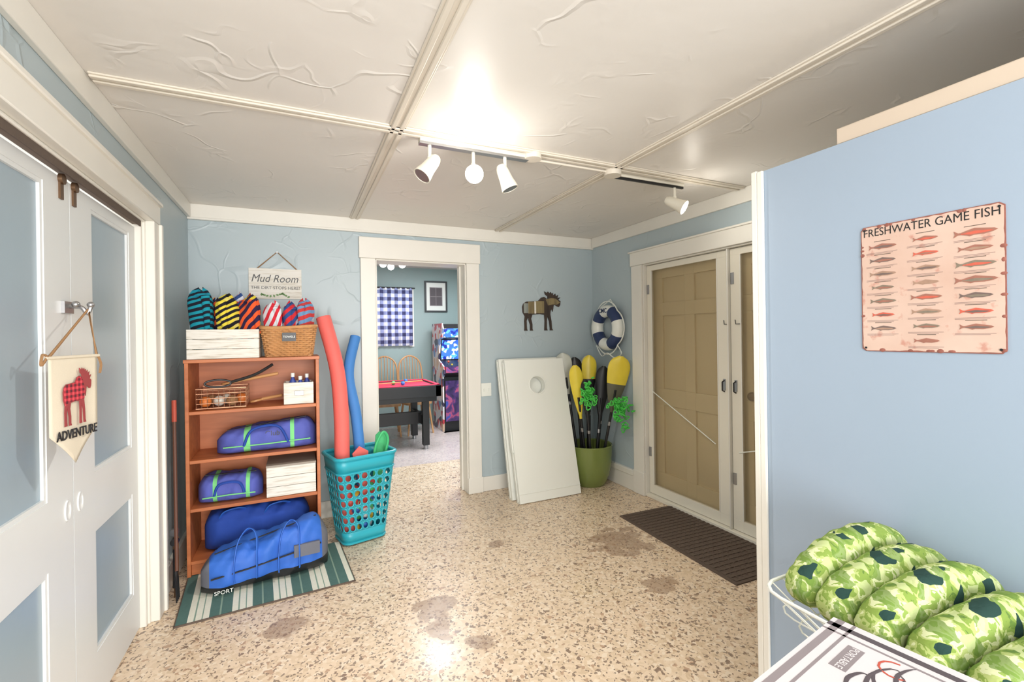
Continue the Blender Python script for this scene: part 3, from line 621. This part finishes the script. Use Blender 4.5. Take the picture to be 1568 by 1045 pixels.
# ------------------------------------------------------------ banner on left door
b=B('wall_hook'); b.box(-.722,-.712,2.045,2.115,1.515,1.555,M['steel']); b.tube(spline([(-.712,2.08,1.54),(-.68,2.08,1.535),(-.665,2.08,1.515),(-.655,2.08,1.54)]),.007,M['steel']); b.ball((-.655,2.08,1.545),.011,M['steel']); b.ball((-.69,2.065,1.545),.012,M['steel']); b.done()
def plaid():
    m=Mt('buffalo_plaid',C(180,40,50),.9); x,y,z=m.sep(m.co())
    f=lambda s:m.gray(m.math('FRACT',m.math('MULTIPLY',s,60)),[(0,0),(.5,1)],'CONSTANT')
    s=m.math('MULTIPLY',m.math('ADD',f(y),f(z)),.5); m.base(m.ramp(s,[(0,C(212,74,84)),(.3,C(170,45,58)),(.8,C(90,30,40))],'CONSTANT')); return m.m
M['plaid']=plaid()
b=B('adventure_banner'); pL=V((-.668,1.806,1.37)); pR=V((-.618,2.005,1.37)); W=(pR-pL).length; Mx=frame(pL,pR-pL,(0,0,1))
NX,NZ=16,18; vs=[];fs=[]
for i in range(NX+1):
    for j in range(NZ+1):
        t=i/NX; L=.235+.1*(1-abs(2*t-1)); z=-L*j/NZ; vs.append((t*W,z,.005*math.sin(t*6)*(j/NZ)))
for i in range(NX):
    for j in range(NZ): a=i*(NZ+1)+j; fs.append((a,a+1,a+NZ+2,a+NZ+1))
b.add(vs,fs,M['cream'],True,Mx); b.cyl((-.008,0,0),(W+.008,0,0),.0045,M['cream'],Mx=Mx)
b.tube([Mx@V((0,0,0)),V((-.662,2.08,1.53)),Mx@V((W,0,0))],.0035,M['rope'],6)
b.tube(spline([Mx@V((-.005,0,0)),Mx@V((-.025,-.02,0)),Mx@V((-.02,.01,0)),Mx@V((-.002,.004,0))]),.003,M['rope'],5)
b.tube(spline([Mx@V((W+.005,0,0)),Mx@V((W+.02,-.03,0)),Mx@V((W+.014,-.06,0))]),.003,M['rope'],5)
mw=.125; mj=plain('red_brown_antler',C(150,60,62),.8); b.poly([(x*mw,y*.175) for x,y in MO],.007,.0082,mj,Mx@Matrix.Translation((W*.5-mw/2,-.212,0)))
b.poly(sp([(.06,.46),(.09,.36),(.2,.42),(.46,.43),(.72,.44),(.73,.62),(.66,.79),(.57,.85),(.50,.83),(.42,.74),(.13,.72),(.05,.66)],mw,.175),.0082,.0092,M['plaid'],Mx@Matrix.Translation((W*.5-mw/2,-.212,0)))
b.text('ADVENTURE',.030,M['black'],Mx@Matrix.Translation((W*.5,-.240,.008))@Matrix.Diagonal((1,1.35,1,1))); b.done(solid=.0015)
# ------------------------------------------------------------ fish poster
def postermat():
    m=Mt('aged_tin_sign',C(214,186,168),.35); c=m.mix(m.noise(7,5),C(196,158,140),C(222,200,186)); c=m.mix(m.gray(m.noise(30,5),[(.60,0),(.70,.6)]),c,C(184,112,94)); m.base(c); return m.m
b=B('fish_chart_sign'); Mp=frame((1.4995,.64,1.536),(0,-1,0),(0,0,1)); hw,hh=.152,.179
pm=postermat(); rust=plain('rust_edge',C(150,92,80),.5,0,.5,60)
pts=[]
rnd=random.Random(9)
for k in range(96): pts.append(rrect(hw,hh,.010,k/96))
b.poly(pts,0,.002,rust,Mp); b.poly([(x*(.985-.012*rnd.random()**3),y*(.988-.012*rnd.random()**3)) for x,y in pts],.002,.0026,pm,Mp)
b.text('FRESHWATER GAME FISH',.0262,M['black'],Mp@Matrix.Translation((0,hh-.020,.0028))@Matrix.Diagonal((.98,1.2,1,1)),.0002)
fcol=[plain('fish_%d'%i,c,.5,0,.25,60) for i,c in enumerate((C(160,108,92),C(132,120,104),C(206,98,78),C(168,136,116),C(116,98,92)))]
txt=plain('fine_print',C(150,125,118),.6)
FP=[(-1,.0),(-.85,.18),(-.5,.30),(-.2,.42),(.0,.50),(.25,.36),(.45,.24),(.62,.12),(.75,.14),(.95,.42),(.90,.0),(.97,-.38),(.76,-.12),(.6,-.12),(.35,-.28),(.22,-.42),(.05,-.30),(-.4,-.34),(-.8,-.2)]
for c in range(3):
    for r_ in range(8):
        if c!=1 and r_==7: continue
        cx=(-.098,0,.098)[c]; cy=hh-.062-r_*.0385-(0 if c!=1 else -.004); s=.034*rnd.uniform(.8,1.05)
        if c==2: s*=1.18
        b.poly([(cx-x*s,cy+y*s*.5) for x,y in FP],.0027,.0034,rnd.choice(fcol),Mp)
        b.poly([(cx-x*s*.8,cy-.001+y*s*.22) for x,y in FP[:9]+FP[12:]],.0034,.0037,rnd.choice(fcol),Mp)
        b.box(cx-.02,cx+.02,cy+.0155,cy+.017,.0027,.003,M['dark'],Mp)
        for q in range(2): b.box(cx-.04,cx+.036-.01*q,cy-.0165-q*.003,cy-.0155-q*.003,.0027,.003,txt,Mp)
for x in (-hw+.01,hw-.01):
    for y in (-hh+.01,hh-.01): b.cyl((x,y,.002),(x,y,.004),.003,M['black'],Mx=Mp,n=10)
for i in range(26):
    k=rnd.random(); x,y=rrect(hw-.004,hh-.004,.01,k); b.ball(Mp@V((x,y,.0025)),(.0008,.004+.004*rnd.random(),.003+.003*rnd.random()),rust,8,5)
b.done()
# ------------------------------------------------------------ foreground table, basket, rolls, box
b=B('side_table'); tw=wood('table_wood',C(150,110,75),C(120,85,55),'x'); b.box(.56,1.47,-.03,.63,.645,.68,tw)
for x in (.58,1.41):
    for y in (-.01,.57): b.box(x,x+.04,y,y+.04,0,.645,tw)
b.box(.60,1.43,.58,.60,.58,.645,tw); b.box(.60,1.43,0,.02,.58,.645,tw)
b.done(bevel=.004)
def camo():
    m=Mt('leafy_green_fabric',C(140,180,60),.95,0,.2); wv=m.warp(22,(.05,.05,.05))
    a=m.sep(m.vor(38,vec=wv,out='Color')); nz=m.noise(24,4,None,1.0)
    c=m.ramp(nz,[(0,C(96,124,60)),(.38,C(128,152,72)),(.49,C(170,184,114)),(.56,C(206,212,166)),(.64,C(140,164,84))],'CONSTANT')
    c=m.mix(m.gray(a[0],[(0,0),(.58,.8)],'CONSTANT'),c,C(104,134,60)); c=m.mix(m.gray(a[1],[(0,0),(.82,.8)],'CONSTANT'),c,C(192,202,146))
    b1=m.sep(m.vor(26,vec=m.warp(12,(.05,.05,.05)),out='Color'))[0]; c=m.mix(m.gray(b1,[(0,0),(.86,1)],'CONSTANT'),c,C(40,66,60))
    m.base(c); m.bump(m.noise(22,4,None,.8),.6,.012); return m.m
M['camo']=camo()
ys=[(.708,.70),(.635,.608),(.553,.522),(.465,.43),(.375,.34)]; dz=[0,-.022,-.028,-.052,-.07]
for i,(ya,yb) in enumerate(ys):
    b=B('neck_roll_pillow'); q=dz[i]; P=spline([(1.075,ya,.775+q*.4),(1.115,ya,.82+q*.6),(1.20,(ya*2+yb)/3,.856+q*.9),(1.32,(ya+yb*2)/3,.866+q),(1.415,yb,.84+q),(1.445,yb,.80+q)],6); N=len(P)
    rr=[.046*(1-max(0,abs(2*k/(N-1)-1)-.72)**2*7)*(1+.035*math.sin(k*1.9+i)+.02*math.sin(k*4.1)) for k in range(N)]; b.tube(P,rr,M['camo'],24,sq=(1.12,.95)); b.done()
b=B('white_wire_basket'); cx,cy=1.245,.525
b.tube([(cx+x,cy+y,.795) for k in range(64) for x,y in [rrect(.232,.25,.06,k/64)]],.0042,M['plastic'],8,True)
for z,q in ((.765,.78),(.735,.5)): b.tube([(cx+x,cy-.03*(1-q)+y,z-.01) for k in range(64) for x,y in [rrect(.19+.04*q,.16+.08*q,.05,k/64)]],.002,M['plastic'],6,True)
for k in range(44):
    x,y=rrect(.232,.25,.06,k/44); x2,y2=rrect(.18,.14,.05,k/44); b.tube([(cx+x,cy+y,.795),(cx+x2,cy-.06+y2,.685)],.0017,M['plastic'],5)
b.box(cx-.18,cx+.18,cy-.20,cy+.08,.681,.686,M['plastic'])
b.done()
b=B('printed_cardboard_box'); Mx=Matrix.Translation((.785,.378,0))@Matrix.Rotation(math.radians(9),4,'Z'); cb=plain('printed_white_card',C(212,207,208),.5,0,.04); gp=plain('gray_print',C(140,130,132),.5); dp=plain('charcoal_print',C(84,74,78),.5)
b.box(-.18,.18,-.15,.15,.681,.86,cb,Mx); z=.8603
b.box(-.18,.18,.112,.117,.86,z,gp,Mx); b.box(.13,.135,-.15,.15,.86,z,gp,Mx); b.box(.148,.162,-.15,.15,.86,z,dp,Mx); b.box(-.18,.18,.13,.142,.86,z,gp,Mx); b.box(-.181,.181,-.151,.151,.72,.735,gp,Mx)
Rt=Matrix.Rotation(math.pi,4,'Z')
b.box(.03,.11,.075,.100,.86,.8604,gp,Mx); b.text('PORTABLE',.016,cb,Mx@Matrix.Translation((.07,.0875,.8607))@Rt,.0002)
b.text('FISH HOUSE',.03,dp,Mx@Matrix.Translation((0,-.08,.8605))@Rt,.0002)
rnd=random.Random(5)
for (x0,y0,rr,st,en) in ((.05,.02,.05,0,4.5),(.07,.03,.03,1,6),(-.01,.0,.06,2,5.5),(.09,.0,.04,.5,3.4),(.02,.05,.03,0,3),(.04,-.02,.04,2,5),(.1,-.03,.03,3,6),(-.05,.04,.04,0,4)):
    b.tube([(x0+rr*(1+.15*math.sin(3*a))*math.cos(a),y0+rr*.6*math.sin(a),.8605) for a in [st+(en-st)*i/16 for i in range(17)]],[.0006+.0028*math.sin(math.pi*i/16) for i in range(17)],dp,4,sq=(.15,1),Mx=Mx)
b.tube([(.10+.022*math.cos(a),.03+.022*math.sin(a),.8605) for a in [.5*i for i in range(9)]],.0018,rd,4,sq=(.15,1),Mx=Mx)
b.done()
# ------------------------------------------------------------ track lights
hot=emis('lamp_glow',(1,.97,.9,1),70)
def head(b,top,aim,lit,s=1):
    top=V(top); j=top-V((0,0,.055)); b.cyl(top,j,.009,M['plw']); d=V(aim).normalized(); Mx=ftz(j-V((0,0,.045))-d*.03*s,d,(0,0,1) if abs(d.z)<.9 else (1,0,0))
    b.lathe([(.001,-.035),(.02,-.034),(.028,-.02),(.032,.0),(.036,.05),(.043,.085),(.045,.10),(.041,.10),(.038,.085),(.02,.07),(.001,.07)],M['plw'],Mx=Mx,n=28)
    b.tube([j+V((0,0,0)),j-V((0,0,.02))],.012,M['plw'])
    b.lathe([(.001,.098),(.038,.098),(.038,.088)],hot if lit else M['steel'],Mx=Mx,n=24)
    return Mx@V((0,0,.10))
b=B('track_light'); zt=2.342
b.box(.54,1.12,2.172,2.208,zt,zt+.012,M['steel']); b.box(.54,1.12,2.168,2.212,zt+.012,ZC-.001,M['plw'])
head(b,(.59,2.19,zt),(-.6,-.1,-.8),False); L1=head(b,(.815,2.19,zt),(-.25,-.85,-.42),True); head(b,(.99,2.19,zt),(.35,-.15,-.93),False)
b.done()
b=B('track_light'); b.tube([(1.12,2.19,2.358),(1.66,2.19,2.358)],.006,M['batten']); b.cyl((1.14,2.16,2.379),(1.14,2.16,2.345),.045,M['batten']); b.cyl((1.68,2.19,2.379),(1.68,2.19,2.338),.05,M['batten'])
b.box(1.70,2.27,2.228,2.242,2.345,2.358,M['black']); b.box(1.70,2.27,2.222,2.248,2.358,2.379,M['plw']); L2=head(b,(2.20,2.235,2.345),(.45,-.72,-.52),True); b.done()
def light(name,t,loc,power,col=(1,1,1),size=.05,rot=None,sy=None):
    l=bpy.data.lights.new(name,t); l.energy=power; l.color=col
    if t=='AREA':
        l.shape='RECTANGLE'; l.size=size; l.size_y=sy or size
    else: l.shadow_soft_size=size
    o=bpy.data.objects.new(name,l); o.location=loc
    if rot: o.rotation_euler=[math.radians(a) for a in rot]
    sc.collection.objects.link(o); return o
light('track_lamp_light','POINT',L1+V((-.012,-.05,-.04)),4.2,(1,.95,.88),.03)
light('track_lamp_light','POINT',L2+V((.03,-.04,-.04)),1.4,(1,.93,.82),.03)
sp1=light('track_lamp_spot','SPOT',L1+V((-.012,-.03,-.02)),72,(1,.955,.89),.04); sp1.data.spot_size=math.radians(160); sp1.data.spot_blend=1.0; sp1.rotation_euler=V((.05,-.1,-.95)).to_track_quat('-Z','Y').to_euler()
light('rear_fill_light','AREA',(.4,-3.2,1.2),250,(1,.985,.965),3.0,(96,0,0),2.0)  # added fill behind the camera, not an actual fixture
light('overhead_fill_light','AREA',(.35,-.5,2.30),24,(1,.97,.94),1.5,(58,0,0),.9)  # added overhead fill out of view, aimed at the back wall
# ------------------------------------------------------------ far room
light('far_room_fill_light','AREA',(1.9,5.3,2.47),92,(.92,.95,1),1.2,(0,0,0),1.2)  # added unseen fill panel, cool like daylight, brightens the far room
b=B('window_1'); x0,x1,z0,z1=1.12,1.6,1.32,2.1
for a in ((x0-.07,x0,z0-.07,z1+.07),(x1,x1+.07,z0-.07,z1+.07)): b.box(a[0],a[1],7.28,7.3,a[2],a[3],M['white'])
b.box(x0,x1,7.28,7.3,z1,z1+.07,M['white']); b.box(x0-.02,x1+.02,7.275,7.3,z0-.05,z0,M['white']); b.box(x0,x1,7.34,7.36,1.70,1.73,M['white']); b.box((x0+x1)/2-.01,(x0+x1)/2+.01,7.34,7.36,z0,z1,M['white'])
b.done()
def gingham():
    m=Mt('gingham_fabric',C(230,232,240),.9); x,y,z=m.sep(m.co())
    f=lambda s:m.gray(m.math('FRACT',m.math('ADD',m.math('MULTIPLY',s,9),50.2)),[(0,0),(.5,1)],'CONSTANT')
    s=m.math('MULTIPLY',m.math('ADD',f(x),f(z)),.5); col=m.ramp(s,[(0,C(240,242,252)),(.3,C(150,158,200)),(.8,C(70,72,112))],'CONSTANT'); m.base(col)
    m.set(m.b.inputs['Emission Color'],col); m.b.inputs['Emission Strength'].default_value=.35; return m.m  # fabric glows faintly in place of window light coming through
b=B('gingham_curtain'); gm=gingham(); vs=[];fs=[]; NX=60
for i in range(NX+1):
    x=1.02+.62*i/NX; y=7.235+.016*math.sin(i*.85)
    vs+= [(x,y,1.27),(x,y,2.17)]
for i in range(NX): fs.append((2*i,2*i+2,2*i+3,2*i+1))
b.add(vs,fs,gm,True); b.cyl((.98,7.235,2.17),(1.68,7.235,2.17),.010,M['black'])
b.done(solid=.002)
b=B('framed_photo'); b.cells('y',7.27,7.302,1.85,2.22,1.80,2.30,[(1.875,2.195,1.825,2.275)],M['black']); b.box(1.875,2.195,7.285,7.3,1.825,2.275,M['plastic']); b.box(1.93,2.14,7.282,7.285,1.90,2.20,gp)
for i in range(2):
    for j in range(2): b.box(1.94+i*.10,2.03+i*.10,7.280,7.282,1.91+j*.145,2.045+j*.145,dp)
b.done()
def art():
    m=Mt('arcade_art',C(30,60,150),.3); v=m.sep(m.vor(11,out='Color'))[0]; c=m.ramp(v,[(0,C(226,220,224)),(.34,C(206,60,70)),(.46,C(236,214,206)),(.66,C(120,150,200)),(.76,C(60,50,80)),(.88,C(226,190,160))],'CONSTANT'); m.base(c); return m.m
def art2():
    m=Mt('arcade_front_art',C(30,30,80),.3); c=m.ramp(m.noise(6,3,None,1),[(.3,C(30,30,60)),(.5,C(80,50,110)),(.58,C(180,80,110)),(.66,C(60,80,160))]); m.base(c); return m.m
am=art(); am2=art2()
def scrm():
    m=Mt('arcade_screen',C(60,140,240),.2); v=m.sep(m.vor(22,out='Color'))[0]; c=m.ramp(v,[(0,C(60,110,230)),(.5,C(90,170,250)),(.7,C(230,240,255)),(.85,C(30,50,150))],'CONSTANT'); m.base(c)
    m.set(m.b.inputs['Emission Color'],c); m.b.inputs['Emission Strength'].default_value=.9; return m.m
scr=scrm()
b=B('arcade_cabinet'); side=[(0,0),(.62,0),(.62,1.6),(.10,1.6),(.04,1.52),(.10,1.38),(.20,1.36),(.28,1.05),(.02,.96),(.0,.86),(.08,.80),(.08,0)]
Ms=lambda x:Matrix(((0,0,1,x),(1,0,0,6.5),(0,1,0,0),(0,0,0,1)))
b.poly(side,0,.02,am,Ms(1.92)); b.poly(side,0,.02,am,Ms(2.48)); inner=[(p[0]+.02 if p[0]<.5 else p[0]-.01,min(p[1],1.59)) for p in side]; b.poly(inner,0,.54,M['black'],Ms(1.94))
b.add([(1.96,6.5+.215,1.35),(2.46,6.5+.215,1.35),(2.46,6.5+.292,1.06),(1.96,6.5+.292,1.06)],[(0,1,2,3)],scr); b.add([(1.95,6.553,1.52),(2.47,6.553,1.52),(2.47,6.612,1.39),(1.95,6.612,1.39)],[(0,1,2,3)],scr)
b.box(1.96,2.46,6.57,6.58,.15,.75,am2); b.box(1.95,2.47,6.505,6.52,.87,.96,am2)
for i in range(3):
    b.ball((2.02+i*.16,6.60,1.03),.018,rd); b.cyl((2.02+i*.16,6.60,.98),(2.02+i*.16,6.60,1.03),.006,M['steel'])
    b.cyl((2.06+i*.16,6.56,.98),(2.06+i*.16,6.56,1.0),.012,colr[i])
b.done()
b=B('pool_table'); x0,x1,y0,y1=.35,1.62,5.62,6.45
b.box(x0+.06,x1-.06,y0+.06,y1-.06,.74,.795,M['red'])
for (a,c,d,e) in ((x0,x1,y0,y0+.07),(x0,x1,y1-.07,y1),(x0,x0+.07,y0,y1),(x1-.07,x1,y0,y1)): b.box(a,c,d,e,.66,.80,M['black']); b.box(a+.02,c-.006,d+.02,e-.006,.80,.812,M['red'])
b.box(x0+.05,x1-.05,y0+.03,y1-.03,.60,.66,M['black'])
for x in (x0+.12,x1-.22):
    for y in (y0+.06,y1-.14):
        b.box(x,x+.08,y,y+.08,.05,.6,M['black']); b.cyl((x+.04,y+.04,.0),(x+.04,y+.04,.05),.028,M['steel'])
    b.box(x,x+.06,y0+.1,y1-.1,.30,.42,M['black'])
b.box(x0+.15,x1-.15,y0+.32,y0+.38,.28,.44,M['black'])
b.tube([(.6,5.8,.83),(1.5,6.1,.82)],[.004,.009],lw)
for x,y in ((.9,6.1),(1.2,5.9),(1.3,6.2),(1.1,6.0)): b.ball((x,y,.82),.026,rnd.choice(colr))
b.done(bevel=.004)
cw=wood('oak_chair_wood',C(206,158,108),C(172,124,82),'z')
def chair(cx,cy,ry):
    b=B('dining_chair'); Mx=Matrix.Translation((cx,cy,0))@Matrix.Rotation(math.radians(ry),4,'Z')
    b.poly([rrect(.20,.20,.08,k/40) for k in range(40)],.43,.46,cw,Mx)
    arch=spline([(-.18,.17,.46),(-.185,.20,.8),(-.15,.23,1.03),(0,.245,1.12),(.15,.23,1.03),(.185,.20,.8),(.18,.17,.46)],6); b.tube(arch,.012,cw,8,Mx=Mx)
    for i in range(7):
        x=-.13+i*.0433; zt=1.12-.10*(abs(x)/.17)**2; b.tube([(x*.9,.17,.46),(x,.235,zt)],.006,cw,6,Mx=Mx)
    for sx in (-1,1):
        for sy in (-1,1): b.tube([(sx*.14,sy*.14,.43),(sx*.19,sy*.19,0)],[.018,.012],cw,10,Mx=Mx)
        b.cyl((sx*.165,-.165,.22),(sx*.165,.165,.22),.008,cw,Mx=Mx)
    b.cyl((-.165,0,.22),(.165,0,.22),.008,cw,Mx=Mx); return b.done()
chair(1.56,6.76,8); chair(1.13,6.76,-6); 
b=B('ceiling_fan'); fx,fy=1.05,5.7
b.cyl((fx,fy,2.5),(fx,fy,2.44),.06,M['bronze']); b.lathe([(.001,2.45),(.09,2.44),(.11,2.40),(.10,2.34),(.05,2.32),(.001,2.32)],M['bronze'],(fx,fy,0),28)
for k in range(5):
    Mx=Matrix.Translation((fx,fy,2.385))@Matrix.Rotation(k*2*math.pi/5+.3,4,'Z')@Matrix.Rotation(.2,4,'X'); b.poly([(.1,-.02),(.16,-.05),(.5,-.065),(.53,-.04),(.53,.04),(.5,.065),(.16,.05),(.1,.02)],-.004,.004,dw,Mx)
for k in range(3):
    a=k*2.09+3.6; b.tube([(fx,fy,2.33),(fx+.1*math.cos(a),fy+.1*math.sin(a),2.31)],.012,M['bronze']); b.ball((fx+.13*math.cos(a),fy+.13*math.sin(a),2.285),.042,emis('fan_bulb_%d'%k,(1,.98,.95,1),6))
b.done()
# ------------------------------------------------------------ world, camera
w=bpy.data.worlds.new('world'); sc.world=w; w.use_nodes=True; bg=w.node_tree.nodes['Background']; bg.inputs[0].default_value=(1,.99,.975,1); bg.inputs[1].default_value=1.8
cam=bpy.data.cameras.new('camera'); cam.sensor_width=36; cam.lens=36*706/1568; cam.shift_y=-10/1568; cam.clip_start=.02
co=bpy.data.objects.new('camera',cam); sc.collection.objects.link(co)
co.matrix_world=Matrix.Translation((0,0,1.42))@Euler((math.radians(90),0,math.radians(-24.9))).to_matrix().to_4x4()@Matrix.Rotation(math.radians(-.84),4,'Z')
sc.camera=co
sc.view_settings.view_transform='Standard'
sc.view_settings.look='None'
